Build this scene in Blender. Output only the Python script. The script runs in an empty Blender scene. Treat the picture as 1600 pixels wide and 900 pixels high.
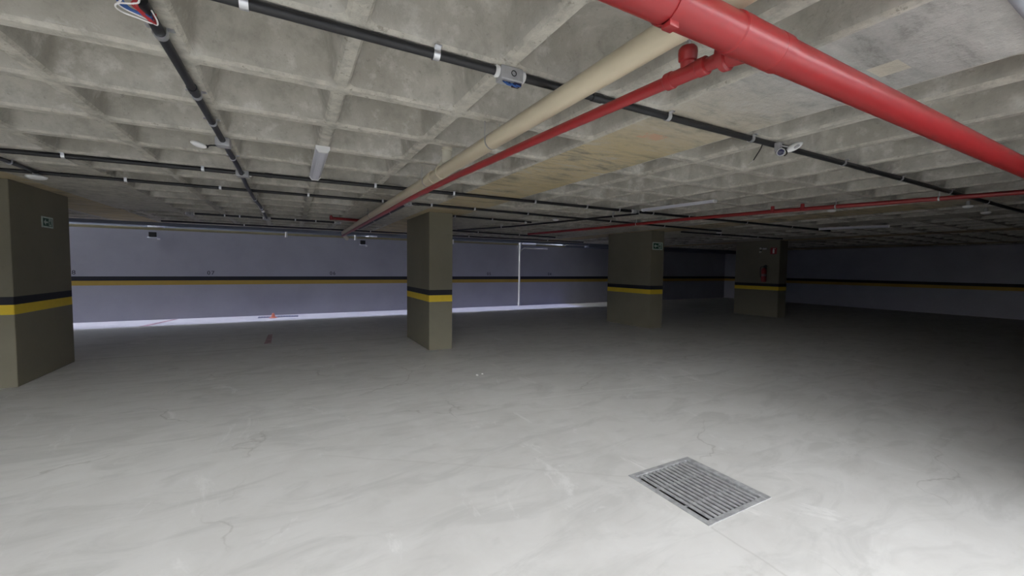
import bpy, bmesh, math, random
from mathutils import Vector, Matrix
random.seed(7)
C = bpy.context.scene.collection
PI = math.pi

# ------------------------------------------------------------------ helpers
def origin(o):
    """world position of an object of this scene (no rotations are used on things)"""
    p = Vector((0, 0, 0))
    while o:
        p += o.location; o = o.parent
    return p

def obj(name, bm, mat, parent=None, loc=None, smooth=True):
    """link a bmesh, built in world coordinates, as one mesh object"""
    if loc is None:
        loc = origin(parent) if parent else Vector((0, 0, 0))
    loc = Vector(loc)
    bmesh.ops.translate(bm, verts=bm.verts, vec=-loc)
    bmesh.ops.recalc_face_normals(bm, faces=bm.faces)
    me = bpy.data.meshes.new(name)
    bm.to_mesh(me); bm.free()
    if mat: me.materials.append(mat)
    if smooth:
        for p in me.polygons: p.use_smooth = True
        try: me.set_sharp_from_angle(angle=math.radians(38))
        except Exception: pass
    o = bpy.data.objects.new(name, me); C.objects.link(o)
    if parent:
        o.parent = parent; o.location = loc - origin(parent)
    else:
        o.location = loc
    return o

def tag(o, label, cat=None, group=None, kind=None):
    if label: o['label'] = label
    if cat: o['category'] = cat
    if group: o['group'] = group
    if kind: o['kind'] = kind
    return o

def thing(name, loc, label, cat, group=None):
    o = bpy.data.objects.new(name, None); C.objects.link(o)
    o.location = loc; o.empty_display_size = .05
    return tag(o, label, cat, group)

def struct(name, bm, mat, smooth=False):
    o = obj(name, bm, mat, None, (0, 0, 0), smooth); o['kind'] = 'structure'; return o

def box(bm, a, b, bev=0.0, mtx=None):
    a = Vector(a); b = Vector(b)
    r = bmesh.ops.create_cube(bm, size=1.0)
    vs = r['verts']
    s = b - a
    for v in vs:
        v.co = Vector((v.co.x * s.x, v.co.y * s.y, v.co.z * s.z)) + (a + b) / 2
    if bev > 0:
        es = list({e for v in vs for e in v.link_edges})
        q = bmesh.ops.bevel(bm, geom=es, offset=bev, segments=2, affect='EDGES', profile=.5)
        vs = list({v for f in q['faces'] for v in f.verts} | {v for v in vs if v.is_valid})
    if mtx is not None:
        bmesh.ops.transform(bm, verts=vs, matrix=mtx)
    return bm

def tube(bm, pts, r, n=16, cap=True):
    """tube through points, constant or per-point radius, mitred rings"""
    pts = [Vector(p) for p in pts]
    rs = r if isinstance(r, (list, tuple)) else [r] * len(pts)
    rings = []
    ref = None
    for i, p in enumerate(pts):
        if i == 0: d = pts[1] - p
        elif i == len(pts) - 1: d = p - pts[i - 1]
        else: d = (pts[i + 1] - p).normalized() + (p - pts[i - 1]).normalized()
        if d.length < 1e-9: d = Vector((0, 0, 1))
        d.normalize()
        if ref is None:
            ref = Vector((0, 0, 1)) if abs(d.z) < .9 else Vector((1, 0, 0))
        x = (ref - d * ref.dot(d)).normalized(); ref = x
        y = d.cross(x)
        rings.append([bm.verts.new(p + (x * math.cos(2 * PI * k / n) + y * math.sin(2 * PI * k / n)) * rs[i]) for k in range(n)])
    for a, b in zip(rings, rings[1:]):
        for k in range(n):
            bm.faces.new((a[k], a[(k + 1) % n], b[(k + 1) % n], b[k]))
    if cap:
        bm.faces.new(rings[0][::-1]); bm.faces.new(rings[-1])
    return bm

def lathe(bm, prof, p, axis, n=24):
    """prof: list of (radius, height along axis); closed with caps"""
    p = Vector(p); d = Vector(axis).normalized()
    pts = [p + d * h for _, h in prof]
    x = (Vector((0, 0, 1)) if abs(d.z) < .9 else Vector((1, 0, 0)))
    x = (x - d * x.dot(d)).normalized(); y = d.cross(x)
    rings = [[bm.verts.new(q + (x * math.cos(2 * PI * k / n) + y * math.sin(2 * PI * k / n)) * max(r, .0005)) for k in range(n)]
             for q, (r, _) in zip(pts, prof)]
    for a, b in zip(rings, rings[1:]):
        for k in range(n):
            bm.faces.new((a[k], a[(k + 1) % n], b[(k + 1) % n], b[k]))
    bm.faces.new(rings[0][::-1]); bm.faces.new(rings[-1])
    return bm

def poly(bm, pts, normal, t):
    """flat polygon extruded by t along normal"""
    n = Vector(normal)
    a = [bm.verts.new(Vector(p)) for p in pts]; b = [bm.verts.new(Vector(p) + n * t) for p in pts]
    bm.faces.new(a[::-1]); bm.faces.new(b)
    k = len(a)
    for i in range(k): bm.faces.new((a[i], a[(i + 1) % k], b[(i + 1) % k], b[i]))
    return bm

def NB(): return bmesh.new()

def spline(pts, n=8):
    pts = [Vector(p) for p in pts]; out = []
    for i in range(len(pts) - 1):
        p0 = pts[max(i - 1, 0)]; p1 = pts[i]; p2 = pts[i + 1]; p3 = pts[min(i + 2, len(pts) - 1)]
        for k in range(n):
            t = k / n
            out.append(.5 * ((2 * p1) + (p2 - p0) * t + (2 * p0 - 5 * p1 + 4 * p2 - p3) * t * t + (3 * p1 - p0 - 3 * p2 + p3) * t ** 3))
    out.append(pts[-1]); return out

# ------------------------------------------------------------------ materials
class N:
    """tiny node-graph helper"""
    def __init__(s, name, rough=.8, metal=0.0, spec=.5):
        s.m = bpy.data.materials.new(name); s.m.use_nodes = True
        s.t = s.m.node_tree; s.b = s.t.nodes['Principled BSDF']
        s.b.inputs['Roughness'].default_value = rough
        s.b.inputs['Metallic'].default_value = metal
        s.b.inputs['Specular IOR Level'].default_value = spec
        s.co = None
    def node(s, typ, **kw):
        n = s.t.nodes.new(typ)
        for k, v in kw.items():
            if k.startswith('i_'): n.inputs[k[2:]].default_value = v
            else: setattr(n, k, v)
        return n
    def link(s, a, b): s.t.links.new(a, b)
    def pos(s):
        if s.co is None: s.co = s.node('ShaderNodeNewGeometry').outputs['Position']
        return s.co
    def noise(s, scale, detail=4, rough=.55, stretch=None, off=0.0, dist=0.0):
        v = s.pos()
        if stretch or off:
            mp = s.node('ShaderNodeMapping'); s.link(v, mp.inputs['Vector'])
            mp.inputs['Scale'].default_value = stretch or (1, 1, 1)
            mp.inputs['Location'].default_value = (off, off * .7, off * .3)
            v = mp.outputs[0]
        n = s.node('ShaderNodeTexNoise'); s.link(v, n.inputs['Vector'])
        n.inputs['Scale'].default_value = scale; n.inputs['Detail'].default_value = detail
        n.inputs['Roughness'].default_value = rough; n.inputs['Distortion'].default_value = dist
        return n.outputs['Fac']
    def ramp(s, fac, stops):
        r = s.node('ShaderNodeValToRGB'); s.link(fac, r.inputs[0])
        e = r.color_ramp.elements
        while len(e) < len(stops): e.new(.5)
        for k, (p, c) in enumerate(stops):
            e[k].position = p; c = c if hasattr(c, '__len__') else (c, c, c)
            e[k].color = (*c, 1)
        return r.outputs[0]
    def math(s, op, a, b=None, c=None):
        n = s.node('ShaderNodeMath', operation=op)
        for i, v in enumerate((a, b, c)):
            if v is None: continue
            if hasattr(v, 'is_linked') or hasattr(v, 'links'): s.link(v, n.inputs[i])
            else: n.inputs[i].default_value = v
        return n.outputs[0]
    def xyz(s):
        n = s.node('ShaderNodeSeparateXYZ'); s.link(s.pos(), n.inputs[0]); return n.outputs
    def mix(s, fac, a, b, mode='MIX'):
        n = s.node('ShaderNodeMix', data_type='RGBA', blend_type=mode)
        for sock, v in ((n.inputs[0], fac), (n.inputs[6], a), (n.inputs[7], b)):
            if hasattr(v, 'links'): s.link(v, sock)
            else: sock.default_value = v if isinstance(v, float) else (*v, 1)
        return n.outputs[2]
    def between(s, v, lo, hi):
        return s.math('MULTIPLY', s.math('GREATER_THAN', v, lo), s.math('LESS_THAN', v, hi))
    def bump(s, h, strength=.3, dist=.01):
        n = s.node('ShaderNodeBump'); s.link(h, n.inputs['Height'])
        n.inputs['Strength'].default_value = strength; n.inputs['Distance'].default_value = dist
        s.link(n.outputs[0], s.b.inputs['Normal'])
    def color(s, c):
        if hasattr(c, 'links'): s.link(c, s.b.inputs['Base Color'])
        else: s.b.inputs['Base Color'].default_value = (*c, 1)
        return s.m

def plain(name, col, rough=.6, metal=0.0, spec=.5, var=.12, scale=14):
    n = N(name, rough, metal, spec)
    f = n.noise(scale, 4)
    return n.color(n.ramp(f, [(.3, tuple(c * (1 - var) for c in col)), (.7, tuple(min(1, c * (1 + var)) for c in col))]))

def mat_floor():
    n = N('polished_concrete', .62, 0, .35)
    big = n.noise(.55, 5, .6, dist=.4)
    mid = n.noise(2.6, 7, .65, off=3.1, dist=.8)
    swirl = n.noise(1.5, 6, .62, stretch=(1, 2.6, 1), off=9.0, dist=1.2)
    c = n.ramp(big, [(.3, (.50, .495, .475)), (.7, (.60, .595, .575))])
    c = n.mix(n.ramp(mid, [(.35, 0), (.7, .55)]), c, (.66, .66, .645))
    c = n.mix(n.ramp(swirl, [(.36, .5), (.52, 0)]), c, (.44, .44, .425))
    pale = n.noise(1.1, 8, .7, stretch=(1.6, .8, 1), off=21.0, dist=1.6)
    c = n.mix(n.ramp(pale, [(.60, 0), (.68, .5)]), c, (.74, .735, .72))
    x = n.xyz()
    wob = n.math('MULTIPLY', n.math('SUBTRACT', n.noise(1.7, 3, off=5), .5), .10)
    # saw-cut joints and hairline cracks that belong to the slab
    def line(v, at, w, amt, c):
        d = n.math('ABSOLUTE', n.math('SUBTRACT', v, at))
        f = n.ramp(n.math('DIVIDE', d, w), [(0, amt), (1, 0)])
        return f
    jy = n.math('MULTIPLY', line(x[1], 8.87, .035, .55, c), n.math('LESS_THAN', x[0], 2.2))
    c = n.mix(jy, c, (.25, .24, .22))
    j2 = n.math('MULTIPLY', line(n.math('ADD', x[0], wob), 2.20, .012, .35, c), n.math('LESS_THAN', x[1], 1.5))
    c = n.mix(j2, c, (.33, .32, .30))
    dg = n.math('ADD', n.math('ADD', n.math('MULTIPLY', x[0], .70), x[1]), wob)
    j3 = n.math('MULTIPLY', line(dg, 3.72, .02, .22, c), n.between(x[0], .2, 2.2))
    c = n.mix(j3, c, (.36, .35, .33))
    dg2 = n.math('ADD', n.math('ADD', n.math('MULTIPLY', x[0], .16), x[1]), n.math('MULTIPLY', wob, .6))
    j4 = n.math('MULTIPLY', line(dg2, 4.45, .016, .5, c), n.between(x[0], 2.4, 5.2))
    c = n.mix(j4, c, (.72, .71, .69))
    vor = n.node('ShaderNodeTexVoronoi', feature='DISTANCE_TO_EDGE')
    mp = n.node('ShaderNodeMapping'); n.link(n.pos(), mp.inputs[0]); mp.inputs['Scale'].default_value = (.42, .6, 1)
    ad = n.node('ShaderNodeVectorMath', operation='ADD')
    nz = n.node('ShaderNodeTexNoise'); n.link(n.pos(), nz.inputs['Vector']); nz.inputs['Scale'].default_value = 1.3; nz.inputs['Detail'].default_value = 5
    sc = n.node('ShaderNodeVectorMath', operation='SCALE'); n.link(nz.outputs['Color'], sc.inputs[0]); sc.inputs['Scale'].default_value = .5
    n.link(mp.outputs[0], ad.inputs[0]); n.link(sc.outputs[0], ad.inputs[1]); n.link(ad.outputs[0], vor.inputs['Vector'])
    vor.inputs['Scale'].default_value = 1.0
    crack = n.math('MULTIPLY', n.ramp(vor.outputs['Distance'], [(0, .5), (.006, 0)]), n.ramp(n.noise(.9, 2, off=31), [(.5, 0), (.6, 1)]))
    c = n.mix(crack, c, (.30, .29, .27))
    n.link(n.ramp(mid, [(.3, .5), (.7, .74)]), n.b.inputs['Roughness'])
    n.bump(n.noise(7, 8, .7, off=2), .08, .01)
    return n.color(c)

BANDS = (-3.22, 2.49, 8.40, 14.28, 20.1)       # solid strips of the slab, above the pillar rows

def mat_ceiling():
    n = N('cast_concrete', .9, 0, .2)
    a = n.noise(1.6, 6, .6, dist=.2); b = n.noise(5.5, 8, .68, off=4, dist=.1); d = n.noise(38, 4, .6, off=8)
    c = n.ramp(a, [(.32, (.345, .325, .28)), (.68, (.485, .465, .415))])
    c = n.mix(n.ramp(b, [(.36, .6), (.50, 0)]), c, (.29, .28, .245))
    c = n.mix(n.ramp(b, [(.54, 0), (.68, .6)]), c, (.67, .655, .61))
    c = n.mix(n.ramp(d, [(.62, 0), (.70, .35)]), c, (.20, .19, .165))
    x = n.xyz()
    low = n.math('LESS_THAN', x[2], 2.568)
    # ragged pale laitance on the undersides of the ribs
    rag = n.noise(11, 6, .7, off=12)
    c = n.mix(n.math('MULTIPLY', low, n.ramp(rag, [(.40, .10), (.60, .70)])), c, (.63, .60, .52))
    c = n.mix(n.math('MULTIPLY', low, n.ramp(n.noise(26, 5, .7, off=15), [(.60, 0), (.67, .6)])), c, (.22, .20, .16))
    band = None
    for q in BANDS:
        f = n.between(x[0], q - .40, q + .43)
        band = f if band is None else n.math('MAXIMUM', band, f)
    band = n.math('MULTIPLY', band, low)
    st = n.noise(2.6, 9, .74, stretch=(.6, 1.9, 1), off=17, dist=.25)
    sc = n.ramp(st, [(.37, (.20, .18, .14)), (.45, (.40, .35, .25)), (.52, (.58, .47, .28)), (.60, (.50, .45, .35)), (.67, (.58, .56, .50))])
    fr = n.math('LESS_THAN', n.math('ADD', x[0], n.math('MULTIPLY', x[1], -.55)), 2.6)
    ochre = n.ramp(n.noise(.8, 4, off=23), [(.40, 0), (.62, .6)])
    sc = n.mix(n.math('MULTIPLY', ochre, n.math('GREATER_THAN', x[1], 1.6)), sc, (.50, .40, .22))
    sg = n.ramp(st, [(.36, (.27, .265, .25)), (.46, (.42, .415, .395)), (.58, (.50, .49, .47)), (.66, (.58, .57, .54))])
    sc = n.mix(n.ramp(x[1], [(0, 0), (1, 1)]), sg, sc) if False else sc
    near = n.node('ShaderNodeMapRange'); n.link(x[1], near.inputs[0])
    near.inputs['From Min'].default_value = 1.2; near.inputs['From Max'].default_value = 2.6
    sc = n.mix(near.outputs[0], sg, sc)
    c = n.mix(n.math('MULTIPLY', band, .9), c, sc)
    # rust lines and a few patches
    rl = n.math('MULTIPLY', n.between(x[0], 2.94, 2.975), n.between(x[1], .9, 1.75))
    c = n.mix(n.math('MULTIPLY', n.math('MULTIPLY', rl, low), n.ramp(rag, [(.35, .2), (.6, .8)])), c, (.55, .30, .22))
    rl = n.math('MULTIPLY', n.between(x[0], 2.3, 2.52), n.between(x[1], 2.18, 2.30))
    c = n.mix(n.math('MULTIPLY', n.math('MULTIPLY', rl, low), n.ramp(b, [(.45, 0), (.52, .9)])), c, (.58, .36, .25))
    c = n.mix(n.math('MULTIPLY', n.math('MULTIPLY', n.between(x[0], 2.52, 2.68), n.between(x[1], .86, .98)), low), c, (.60, .56, .47))
    hgt = n.math('ADD', n.math('MULTIPLY', b, .6), n.math('MULTIPLY', rag, n.math('MULTIPLY', low, .9)))
    n.bump(hgt, .55, .03)
    return n.color(c)

def banded(name, base, var, z, black=(.022, .023, .03), yellow=(.78, .56, .05), ny=None):
    """painted masonry with a black and a yellow warning band"""
    n = N(name, .75, 0, .3)
    f = n.noise(1.3, 6, .6); g = n.noise(9, 5, .6, off=6)
    c = n.ramp(f, [(.3, tuple(v * (1 - var) for v in base)), (.7, tuple(v * (1 + var) for v in base))])
    c = n.mix(n.ramp(g, [(.62, 0), (.8, .25)]), c, tuple(v * .6 for v in base))
    zz = n.xyz()[2]
    c = n.mix(n.between(zz, z[0], z[1]), c, black)
    yv = n.mix(n.ramp(g, [(.4, 0), (.75, .35)]), yellow, tuple(v * .8 for v in yellow))
    c = n.mix(n.between(zz, z[2], z[0]), c, yv)
    n.bump(n.noise(30, 4, .6, off=2), .10, .006)
    return n.color(c)

M = {}
M['floor'] = mat_floor()
M['ceiling'] = mat_ceiling()
M['pillar'] = banded('khaki_pillar_paint', (.205, .19, .137), .07, (1.0226, 1.121, .9014))
M['wall'] = banded('grey_wall_paint', (.37, .37, .42), .06, (1.0807, 1.1946, .958), yellow=(.42, .285, .06))
M['plaster'] = plain('grey_plaster', (.18, .20, .25), .85, var=.08, scale=2)
M['earth'] = plain('dark_earth', (.10, .095, .085), .95, var=.2, scale=5)
M['coping'] = plain('olive_coping_paint', (.26, .23, .13), .8, var=.1, scale=6)
M['yard'] = plain('yard_paving', (.30, .30, .285), .85, var=.08, scale=2)
M['conduit'] = plain('black_pvc', (.018, .018, .020), .42, var=.2)
M['greyconduit'] = plain('grey_pvc', (.30, .31, .34), .5)
M['steel'] = plain('galvanised_steel', (.72, .73, .75), .32, .85, var=.08, scale=40)
M['boxgrey'] = plain('grey_aluminium', (.42, .42, .43), .45, .35, var=.08, scale=30)
M['cream'] = plain('cream_pvc', (.66, .58, .42), .42, var=.03, scale=3)
M['creamlight'] = plain('pale_cream_pvc', (.68, .64, .52), .45, var=.04, scale=8)
M['whitepvc'] = plain('white_pvc', (.78, .78, .77), .4, var=.03)
M['offwhite'] = plain('offwhite_pvc', (.62, .61, .55), .5, var=.06)
M['red'] = plain('red_enamel', (.31, .020, .022), .34, spec=.6, var=.08, scale=5)
M['lampbody'] = plain('white_lamp_body', (.72, .72, .76), .45, var=.03)
M['diffuser'] = plain('opal_diffuser', (.62, .62, .68), .35, var=.02)
M['faded'] = plain('faded_label', (.30, .16, .17), .6)  # label colour kept dull and dark
M['rubber'] = plain('black_rubber', (.012, .012, .012), .6)
M['blue'] = plain('blue_cable', (.03, .10, .32), .45)
M['wred'] = plain('red_cable', (.42, .03, .035), .45)
M['wwhite'] = plain('white_cable', (.80, .78, .76), .45)
M['green'] = plain('safety_green', (.005, .075, .035), .5)
M['signpale'] = plain('photoluminescent_pale', (.50, .60, .53), .5)
M['iron'] = plain('cast_iron', (.33, .335, .34), .6, .1, var=.25, scale=22)
M['pit'] = plain('dark_pit', (.05, .047, .042), .9, var=.3, scale=9)
M['numpaint'] = plain('black_stencil_paint', (.02, .02, .025), .8)
M['drainmetal'] = plain('dark_drain_metal', (.16, .17, .24), .5, .2)
M['orange'] = plain('orange_plastic', (.85, .30, .18), .6)
M['redmark'] = plain('faded_red_marking', (.40, .27, .28), .85, var=.35, scale=9)
M['lens'] = plain('dark_glass', (.02, .02, .06), .1)
M['ventw'] = plain('white_vent_metal', (.85, .86, .90), .5)  # for the boxes added in place of bright patches

# ------------------------------------------------------------------ setting
ZC, D = 2.55, 14.46             # underside of the ribs, face of the back wall
YE, XE = 13.05, 10.5            # edge of the slab over the light well, its right-hand end
YF = -0.35                      # street front
XL, XR = -10.0, 21.6

# floor with the pit of the drain left open
GX0, GX1, GY0, GY1 = 2.215, 2.855, 1.525, 2.175
bm = NB()
def quad(bm, x0, x1, y0, y1, z):
    vs = [bm.verts.new(p) for p in ((x0, y0, z), (x1, y0, z), (x1, y1, z), (x0, y1, z))]
    bm.faces.new(vs)
FX0, FX1, FY0, FY1 = XL - .2, XR + .2, YF, D + .2
quad(bm, FX0, GX0, FY0, FY1, 0); quad(bm, GX1, FX1, FY0, FY1, 0)
quad(bm, GX0, GX1, FY0, GY0, 0); quad(bm, GX0, GX1, GY1, FY1, 0)
for a, b in (((GX0, GY0), (GX1, GY0)), ((GX1, GY0), (GX1, GY1)), ((GX1, GY1), (GX0, GY1)), ((GX0, GY1), (GX0, GY0))):
    vs = [bm.verts.new((a[0], a[1], 0)), bm.verts.new((b[0], b[1], 0)), bm.verts.new((b[0], b[1], -.3)), bm.verts.new((a[0], a[1], -.3))]
    bm.faces.new(vs)
quad(bm, GX0, GX1, GY0, GY1, -.3)
bmesh.ops.remove_doubles(bm, verts=bm.verts, dist=1e-5)
fl = struct('floor', bm, M['floor'])
fl.data.materials.append(M['pit'])
for p in fl.data.polygons:
    if p.center.z < -.05: p.material_index = 1

# yard outside the street front
bm = NB(); box(bm, (-40, -40, -.25), (50, YF, -.005)); struct('floor_outside', bm, M['yard'])

# waffle slab: one mesh, ribs on a grid, solid strips and pillar heads
def slab():
    bm = NB()
    HEAD = [(q - 1.33, q + 1.33, 6.30, 9.84) for q in BANDS]
    bays = [(-10.0, -3.62, [-9.45 + .72 * k for k in range(9)]),
            (-2.80, 2.07, [-2.58, -1.87, -1.16, -.45, .26, .97, 1.70]),
            (2.93, 7.98, [3.31 + .72 * k for k in range(7)]),
            (8.82, 13.88, [9.2 + .72 * k for k in range(7)]),
            (14.7, 19.7, [15.06 + .72 * k for k in range(7)]),
            (20.5, 21.8, [21.2])]
    ys = [2.56 + .68 * k for k in range(-5, 16)]      # rib centre lines, along x
    ys = [y for y in ys if YF + .3 < y < 12.9]
    RB, DEP = .032, .26
    X0, X1, Y0 = XL - .2, XR + .2, YF
    # coffer cells
    xcells = []
    for b0, b1, ribs in bays:
        edges = [b0 - RB] + ribs + [b1 + RB]
        for a, b in zip(edges, edges[1:]):
            if b - a > .2: xcells.append((a, b))
    ycells = list(zip(ys, ys[1:]))
    xl = sorted({X0, X1, XE} | {v for c in xcells for v in c})
    yl = sorted({Y0, YE, D} | set(ys))
    cx = set(); 
    for a, b in xcells: cx.add((round(a, 4), round(b, 4)))
    cache = {}
    def V(x, y, z):
        k = (round(x, 4), round(y, 4), round(z, 4))
        if k not in cache: cache[k] = bm.verts.new((x, y, z))
        return cache[k]
    def is_coffer(a, b, c, d):
        if (round(a, 4), round(b, 4)) not in cx: return False
        if d - c < .6 or d - c > .75 or d > 12.95: return False
        if a < XE < b: return False
        mx, my = (a + b) / 2, (c + d) / 2
        for h in HEAD:
            if h[0] < mx < h[1] and h[2] < my < h[3]: return False
        return True
    NS = 6
    def ring(x0, x1, y0, y1, r, z, jit=0):
        pts = []
        for (cx_, cy_, a0) in ((x1 - r, y1 - r, 0), (x0 + r, y1 - r, 90), (x0 + r, y0 + r, 180), (x1 - r, y0 + r, 270)):
            for k in range(NS + 1):
                a = math.radians(a0 + 90 * k / NS)
                pts.append((cx_ + r * math.cos(a), cy_ + r * math.sin(a), z))
        return pts
    for a, b in zip(xl, xl[1:]):
        for c, d in zip(yl, yl[1:]):
            if c >= YE and b <= XE + 1e-6: continue            # the light well
            if not is_coffer(a, b, c, d):
                bm.faces.new([V(a, c, ZC), V(a, d, ZC), V(b, d, ZC), V(b, c, ZC)]); continue
            j = random.uniform(-.008, .008)
            x0, x1, y0, y1 = a + RB + j, b - RB + j, c + RB, d - RB
            small = (x1 - x0) < .42
            ins = .035 if small else .06
            prof = [(0, 0, .04), (.012, .012, .05), (.026, .045, .06), (ins * .75, DEP * .55, .085), (ins + .01, DEP * .8, .10), (ins + .03, DEP - .02, .11), (ins + .06 * (.5 if small else 1), DEP, .12)]
            rings = [[bm.verts.new(p) for p in ring(x0 + i, x1 - i, y0 + i, y1 - i, min(r, (x1 - x0) / 2 - i - .01), ZC + h)] for i, h, r in prof]
            for p, q in zip(rings, rings[1:]):
                for k in range(len(p)):
                    bm.faces.new((p[k], p[(k + 1) % len(p)], q[(k + 1) % len(p)], q[k]))
            bm.faces.new(rings[-1])
            r0 = rings[0]; cor = [V(b, d, ZC), V(a, d, ZC), V(a, c, ZC), V(b, c, ZC)]
            m = NS + 1
            for g in range(4):
                for k in range(NS):
                    bm.faces.new((cor[g], r0[g * m + k], r0[g * m + k + 1]))
                nx = (g + 1) % 4
                bm.faces.new((cor[g], r0[g * m + NS], r0[(nx * m) % len(r0)], cor[nx]))
    bmesh.ops.recalc_face_normals(bm, faces=bm.faces)
    # edges of the slab and its upper side
    def side(p, q):
        vs = [bm.verts.new((p[0], p[1], ZC)), bm.verts.new((q[0], q[1], ZC)), bm.verts.new((q[0], q[1], 3.1)), bm.verts.new((p[0], p[1], 3.1))]
        bm.faces.new(vs)
    side((X0, YE), (XE, YE)); side((XE, YE), (XE, D)); side((XE, D), (X1, D)); side((X0, Y0), (X1, Y0)); side((X0, Y0), (X0, YE)); side((X1, Y0), (X1, D))
    quad(bm, X0, X1, Y0, YE, 3.1); quad(bm, XE, X1, YE, D, 3.1)
    return bm
o = struct('ceiling', slab(), M['ceiling'], smooth=True)

# edge beam along the light well
bm = NB(); box(bm, (XL, YE - .16, 2.475), (XE, YE + .0, 2.60)); struct('trim_1', bm, M['plaster'])
bm = NB(); box(bm, (XE - .0, YE - .2, 2.40), (XR, YE + .1, 2.60)); struct('trim_2', bm, M['plaster'])

# walls
bm = NB(); box(bm, (XL - .2, D, 0), (XR + .2, D + .2, 2.46)); struct('wall_back', bm, M['wall'])
bm = NB(); box(bm, (XL - .2, D + .002, 2.46), (XE, D + .22, 2.53), .006); struct('trim_3', bm, M['coping'])
bm = NB(); box(bm, (XE, D, 2.46), (XR + .2, D + .2, 3.1)); struct('wall_back_upper', bm, M['plaster'])
bm = NB(); box(bm, (XR, YF, 0), (XR + .2, D, 3.1)); struct('wall_right', bm, M['wall'])
bm = NB(); box(bm, (XL - .2, YF, 0), (XL, D, 3.1)); struct('wall_left', bm, M['wall'])
OX0, OX1 = -6.5, 4.1             # the open vehicle entrance behind the camera
bm = NB(); box(bm, (OX1, YF - .2, 0), (XR + .2, YF, 3.1)); struct('wall_front', bm, M['wall'])
bm = NB(); box(bm, (XL - .2, YF - .2, 0), (OX0, YF, 3.1)); struct('wall_front_left', bm, M['wall'])
bm = NB(); box(bm, (-26, 16.0, 0), (30, 16.25, 60)); struct('wall_outer', bm, M['plaster'])  # neighbour wall, made far taller to cut sky light in the well
# unseen tall walls, added to cut sky light in the well
bm = NB(); box(bm, (XL - .2, YE - .65, 3.1), (XE + .4, YE - .4, 60)); box(bm, (XE + .4, YE - .4, 3.1), (XE + .65, D + 1.6, 60)); struct('wall_upper', bm, M['plaster'])
# unseen canopy, added above the entrance to hide the upper sky
bm = NB(); box(bm, (XL - 6, -4.1, 4.6), (XR + .2, YF, 4.9)); box(bm, (XL - .2, YF, 3.1), (XR + .2, YF + .25, 4.9)); struct('ceiling_outside', bm, M['plaster'])
# unseen wall added to block low sky, and the earth behind the light well
bm = NB(); box(bm, (-30, -8.3, 0), (40, -8.0, 3.6)); struct('wall_boundary', bm, M['plaster'])
bm = NB(); box(bm, (-26, D + .2, -.2), (30, 16.0, .4)); struct('ground', bm, M['earth'])  # slab added out of view to stop sky light from below

# ------------------------------------------------------------------ pillars
def pillar(x0, x1, y0, y1, label):
    bm = NB(); box(bm, (x0, y0, 0), (x1, y1, ZC + .003), .008)
    o = obj('pillar', bm, M['pillar'], None, ((x0 + x1) / 2, (y0 + y1) / 2, 0), smooth=False)
    return tag(o, label, 'pillar', 'khaki pillars', 'thing')
pillar(-3.44, -2.985, 7.27, 8.78, 'khaki pillar whose dark side carries a small exit sign, cut by the left picture edge')
pillar(2.225, 2.675, 7.26, 8.88, 'khaki pillar standing bare before the sunlit strip of the back wall')
pillar(8.18, 8.65, 7.52, 9.14, 'khaki pillar with a bright green exit sign on its narrow face')
pillar(14.04, 14.50, 7.50, 9.00, 'dim khaki pillar carrying the fire extinguisher')

# ------------------------------------------------------------------ exit signs
def exit_sign(o, ax, nrm, w, h, label):
    """o: lower left corner on the pillar face; ax: unit vector to the reader's right; nrm: face normal"""
    o = Vector(o); ax = Vector(ax); nrm = Vector(nrm); up = Vector((0, 0, 1))
    P = lambda u, v, k=0: o + ax * (u * w) + up * (v * h) + nrm * k
    t = thing('exit_sign', o + ax * (w / 2), label, 'exit sign')
    bm = NB(); poly(bm, [P(0, 0, .001), P(1, 0, .001), P(1, 1, .001), P(0, 1, .001)], nrm, .006); obj('border_plate', bm, M['signpale'], t, smooth=False)
    bm = NB(); poly(bm, [P(.09, .14, .007), P(.91, .14, .007), P(.91, .86, .007), P(.09, .86, .007)], nrm, .002); obj('green_panel', bm, M['green'], t, smooth=False)
    bm = NB(); poly(bm, [P(u, v, .009) for u, v in ((.14, .5), (.30, .76), (.30, .58), (.50, .58), (.50, .42), (.30, .42), (.30, .24))], nrm, .002); obj('arrow', bm, M['signpale'], t, smooth=False)
    # doorway with a walking figure cut out of it
    bm = NB(); poly(bm, [P(u, v, .009) for u, v in ((.58, .20), (.84, .20), (.84, .82), (.58, .82))], nrm, .0015); dr = obj('doorway', bm, M['signpale'], t, smooth=False)
    bm = NB()
    q = [P(.70 + .035 * math.cos(k * PI / 5), .72 + .055 * math.sin(k * PI / 5), .0105) for k in range(10)]
    poly(bm, q, nrm, .001)
    poly(bm, [P(u, v, .0105) for u, v in ((.67, .64), (.75, .64), (.75, .46), (.80, .26), (.75, .26), (.70, .42), (.64, .26), (.60, .28), (.66, .46))], nrm, .001)
    poly(bm, [P(u, v, .0105) for u, v in ((.61, .46), (.66, .62), (.68, .58), (.64, .44))], nrm, .001)
    obj('walking_figure', bm, M['green'], dr, smooth=False)
exit_sign((8.215, 7.52, 2.055), (1, 0, 0), (0, -1, 0), .375, .20, 'green exit sign with pale border and left arrow on the narrow pillar face')
exit_sign((-2.985, 7.98, 2.03), (0, 1, 0), (1, 0, 0), .30, .15, 'dim green exit sign with left arrow on the dark pillar side at far left')

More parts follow.
